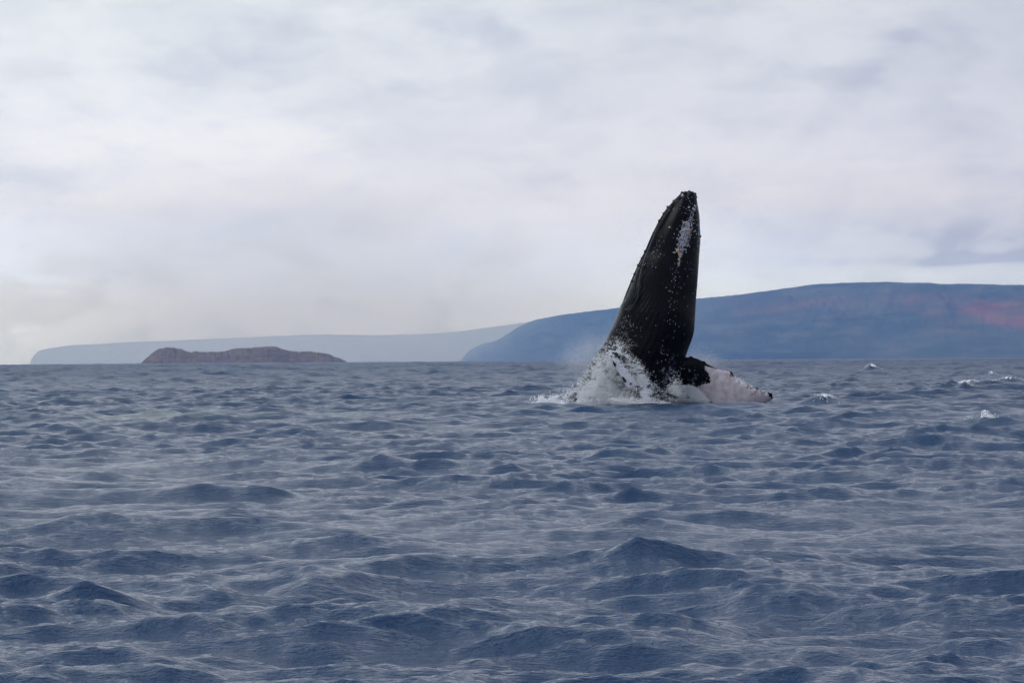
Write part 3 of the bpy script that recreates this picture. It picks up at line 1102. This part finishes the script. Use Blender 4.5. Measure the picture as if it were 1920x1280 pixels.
# feet of the whale, and churned water along the line where it leaves the sea
tcloud(4000, (690, 1185), (710, 1218), (850, 1214), WY - 1.6, WY - 1.0, .006, .024, 9, 0.8, 9)
tcloud(5000, (340, 1195), (360, 1222), (900, 1216), WY - 2.2, WY - 1.2, .006, .022, 8, 0.9, 19)
tcloud(5000, (110, 1190), (180, 1212), (330, 1160), WY - 1.2, WY + 0.2, .006, .026, 10, 0.8, 20)
Pt, Rd = np.concatenate(pts), np.concatenate(rad_)
ok = Pt[:, 2] > -0.15
drops("water_spray", Pt[ok], Rd[ok], md, kind="stuff", label="white spray and droplets thrown up around the breaching whale", category="spray")

# soft mist inside the splash
mm = bpy.data.materials.new("mist")
mm.use_nodes = True
nt = NT(mm.node_tree)
nt.n.clear()
out = nt.new("ShaderNodeOutputMaterial")
pv = nt.new("ShaderNodeVolumePrincipled")
pv.inputs["Color"].default_value = (0.97, 0.98, 1.0, 1)
pv.inputs["Absorption Color"].default_value = (1, 1, 1, 1)
pv.inputs["Anisotropy"].default_value = 0.5
tco = nt.new("ShaderNodeTexCoord").outputs["Object"]
ln = nt.new("ShaderNodeVectorMath", operation="LENGTH")
nt.l.new(tco, ln.inputs[0])
dn = nt.mul(nt.ss(ln.outputs["Value"], 0.25, 1.0, 1.0, 0.0), nt.ss(nt.noise(tco, 2.6, 4, 0.6), 0.30, 0.70, 0.15, 1.0))
oi = nt.new("ShaderNodeObjectInfo")
nt.l.new(nt.mul(dn, nt.mul(nt.sep(oi.outputs["Color"])[0], 10.0)), pv.inputs["Density"])
nt.l.new(pv.outputs[0], out.inputs["Volume"])


def mist(p, size, rot, dens, label):
    bm = bmesh.new()
    bmesh.ops.create_icosphere(bm, subdivisions=3, radius=1.0)
    me = bpy.data.meshes.new("spray_mist")
    bm.to_mesh(me)
    bm.free()
    o = link("spray_mist", me, mm, kind="stuff", label=label, category="mist")
    o.location, o.scale, o.rotation_euler = p, size, (0, rot, 0)
    o.color = (dens, dens, dens, 1)
    return o


mist(Z1(520, 1135, WY - 1.55), (0.95, 0.45, 0.95), 0.30, 0.20, "soft white mist inside the splash in front of the whale's back")
mist(Z1(400, 950, WY + 0.5), (1.3, 0.8, 0.8), -0.5, 0.05, "thin mist blown off the splash to the left of the whale")
mist(Z1(1010, 985, WY + 0.9), (0.9, 0.6, 0.45), 0.3, 0.07, "thin mist rising right of the whale's belly above the flipper")


def foam_patch(name, cx, cy, wx, wy, lift, seed, cover, label, mound=0.0, flecks=0, lump=0.05, nx=110, ny=46, kind="stuff", drops_n=0):
    x = np.linspace(-1, 1, nx)
    y = np.linspace(-1, 1, ny)
    U, Vv = np.meshgrid(x, y)
    X, Yy = cx + U * wx, cy + Vv * wy
    S_ = sea(X, Yy)
    r2 = U * U + Vv * Vv
    nz = fbm2(X * 7.0 / max(0.5, wx) + seed, Yy * 3.0 / max(0.5, wy) + seed, seed, 5, 0.6)
    nz2 = fbm2(X * 22.0, Yy * 22.0, seed + 3, 3, 0.6)
    val = 0.62 * nz + 0.38 * nz2 + 0.30 * (fbm2(X * 60.0, Yy * 25.0, seed + 5, 2) - 0.5) - 0.42 * r2
    S_[..., 2] += lift + mound * np.exp(-2.5 * r2) + lump * (nz2 - 0.3) * np.clip(1 - r2, 0, 1)
    keep = val > (0.50 - cover)
    f = grid_faces(ny, nx)
    kf = keep.ravel()[f].all(axis=1)
    if kind is None and kf.any():          # one connected sheet: keep the largest piece
        g2 = kf.reshape(ny - 1, nx - 1)
        lab = np.zeros(g2.shape, int)
        best, nb = 0, 0
        cur = 0
        for si in range(ny - 1):
            for sj in range(nx - 1):
                if g2[si, sj] and not lab[si, sj]:
                    cur += 1
                    st_, cnt = [(si, sj)], 0
                    lab[si, sj] = cur
                    while st_:
                        a1, b1 = st_.pop()
                        cnt += 1
                        for a3, b3 in ((a1 + 1, b1), (a1 - 1, b1), (a1, b1 + 1), (a1, b1 - 1)):
                            if 0 <= a3 < ny - 1 and 0 <= b3 < nx - 1 and g2[a3, b3] and not lab[a3, b3]:
                                lab[a3, b3] = cur
                                st_.append((a3, b3))
                    if cnt > nb:
                        best, nb = cur, cnt
        kf = (lab == best).ravel()
    f = f[kf]
    if len(f) == 0:
        return None
    used, inv_ = np.unique(f, return_inverse=True)
    me = mesh_np(name, S_.reshape(-1, 3)[used], inv_.reshape(-1, 4))
    kw = dict(label=label, category=name.replace("_", " "))
    if kind:
        kw["kind"] = kind
    o = link(name, me, mf, **kw)
    if flecks:
        a_, b_ = RNG.normal(0, 0.42, flecks), RNG.normal(0, 0.40, flecks)
        Pp = sea(cx + a_ * wx, cy + b_ * wy)
        g = fbm2(Pp[:, 0] * 9, Pp[:, 1] * 5, seed + 9, 3, 0.6)
        Pp[:, 2] += lift + RNG.random(flecks) ** 2 * 0.035
        k_ = g > 0.47
        c_o = drops("foam_flecks", Pp[k_], 0.006 + 0.016 * RNG.random(k_.sum()) ** 2, md, kind="stuff")
        c_o.parent = o
    return o


for i, c in enumerate(CAPS):
    p = P(c[0], c[1], c[2])
    wx, wy = (c[6], c[5] * 0.8)
    foam_patch("whitecap", p.x, c[2] + (0.0 if c[3] < 0.15 else -0.05), wx, wy, 0.014, 100 + i, (0.10, 0.12, 0.12, 0.08, 0.07, 0.06, -0.03)[i], c[7], kind=None, flecks=(1800, 500, 3000, 900, 300, 500, 700)[i])

# foam around the whale
q = Z1(215, 1195)
foam_patch("foam", q.x, WY - 0.5, 1.35, 1.3, 0.04, 7, 0.20, "white churned foam on the water left of the whale", mound=0.05, lump=0.12, nx=170, ny=90)
q = Z1(960, 1190)
foam_patch("foam", q.x, WY + 0.7, 1.25, 0.9, 0.08, 9, 0.45, "white foam mound heaped up under the arch of the pale flipper", mound=0.14, lump=0.22, nx=140, ny=90)
q = Z1(600, 1200)
foam_patch("foam", q.x, WY - 1.6, 1.6, 0.6, 0.03, 12, 0.30, "foam along the waterline in front of the whale", mound=0.04, lump=0.08, nx=170, ny=60)

# ------------------------------------------------------------------ a bird over the islet
mbird, nt, b, out = material("dark_feathers")
b.inputs["Base Color"].default_value = (0.03, 0.03, 0.03, 1)
bird = bpy.data.objects.new("seabird", None)
COL.objects.link(bird)
bird.location = P(498, 644, 1500)
bird["label"] = "tiny dark seabird hovering over the brown islet's summit"
bird["category"] = "bird"
bb = blob_mesh("bird_body", 1.0, 1.0, 5)
o = link("body", bb, mbird, bird)
o.scale = (0.12, 0.34, 0.10)
for s_ in (-1, 1):
    vs, fs = [], []
    for i, (sx, yf, yb, z) in enumerate(((0.05, .16, -.12, 0.03), (0.28, .20, -.06, .20), (0.5, .14, -.08, .24), (0.78, -.04, -.14, .14))):
        for (yy, dz_) in ((yf, 0), ((yf + yb) / 2, 0.02), (yb, 0), ((yf + yb) / 2, -0.015)):
            vs.append((s_ * sx, yy, z + dz_))
    for i in range(3):
        for k in range(4):
            a, c2 = i * 4 + k, i * 4 + (k + 1) % 4
            fs.append((a, c2, c2 + 4, a + 4))
    link("wing", mesh_np("wing", vs, fs), mbird, bird)
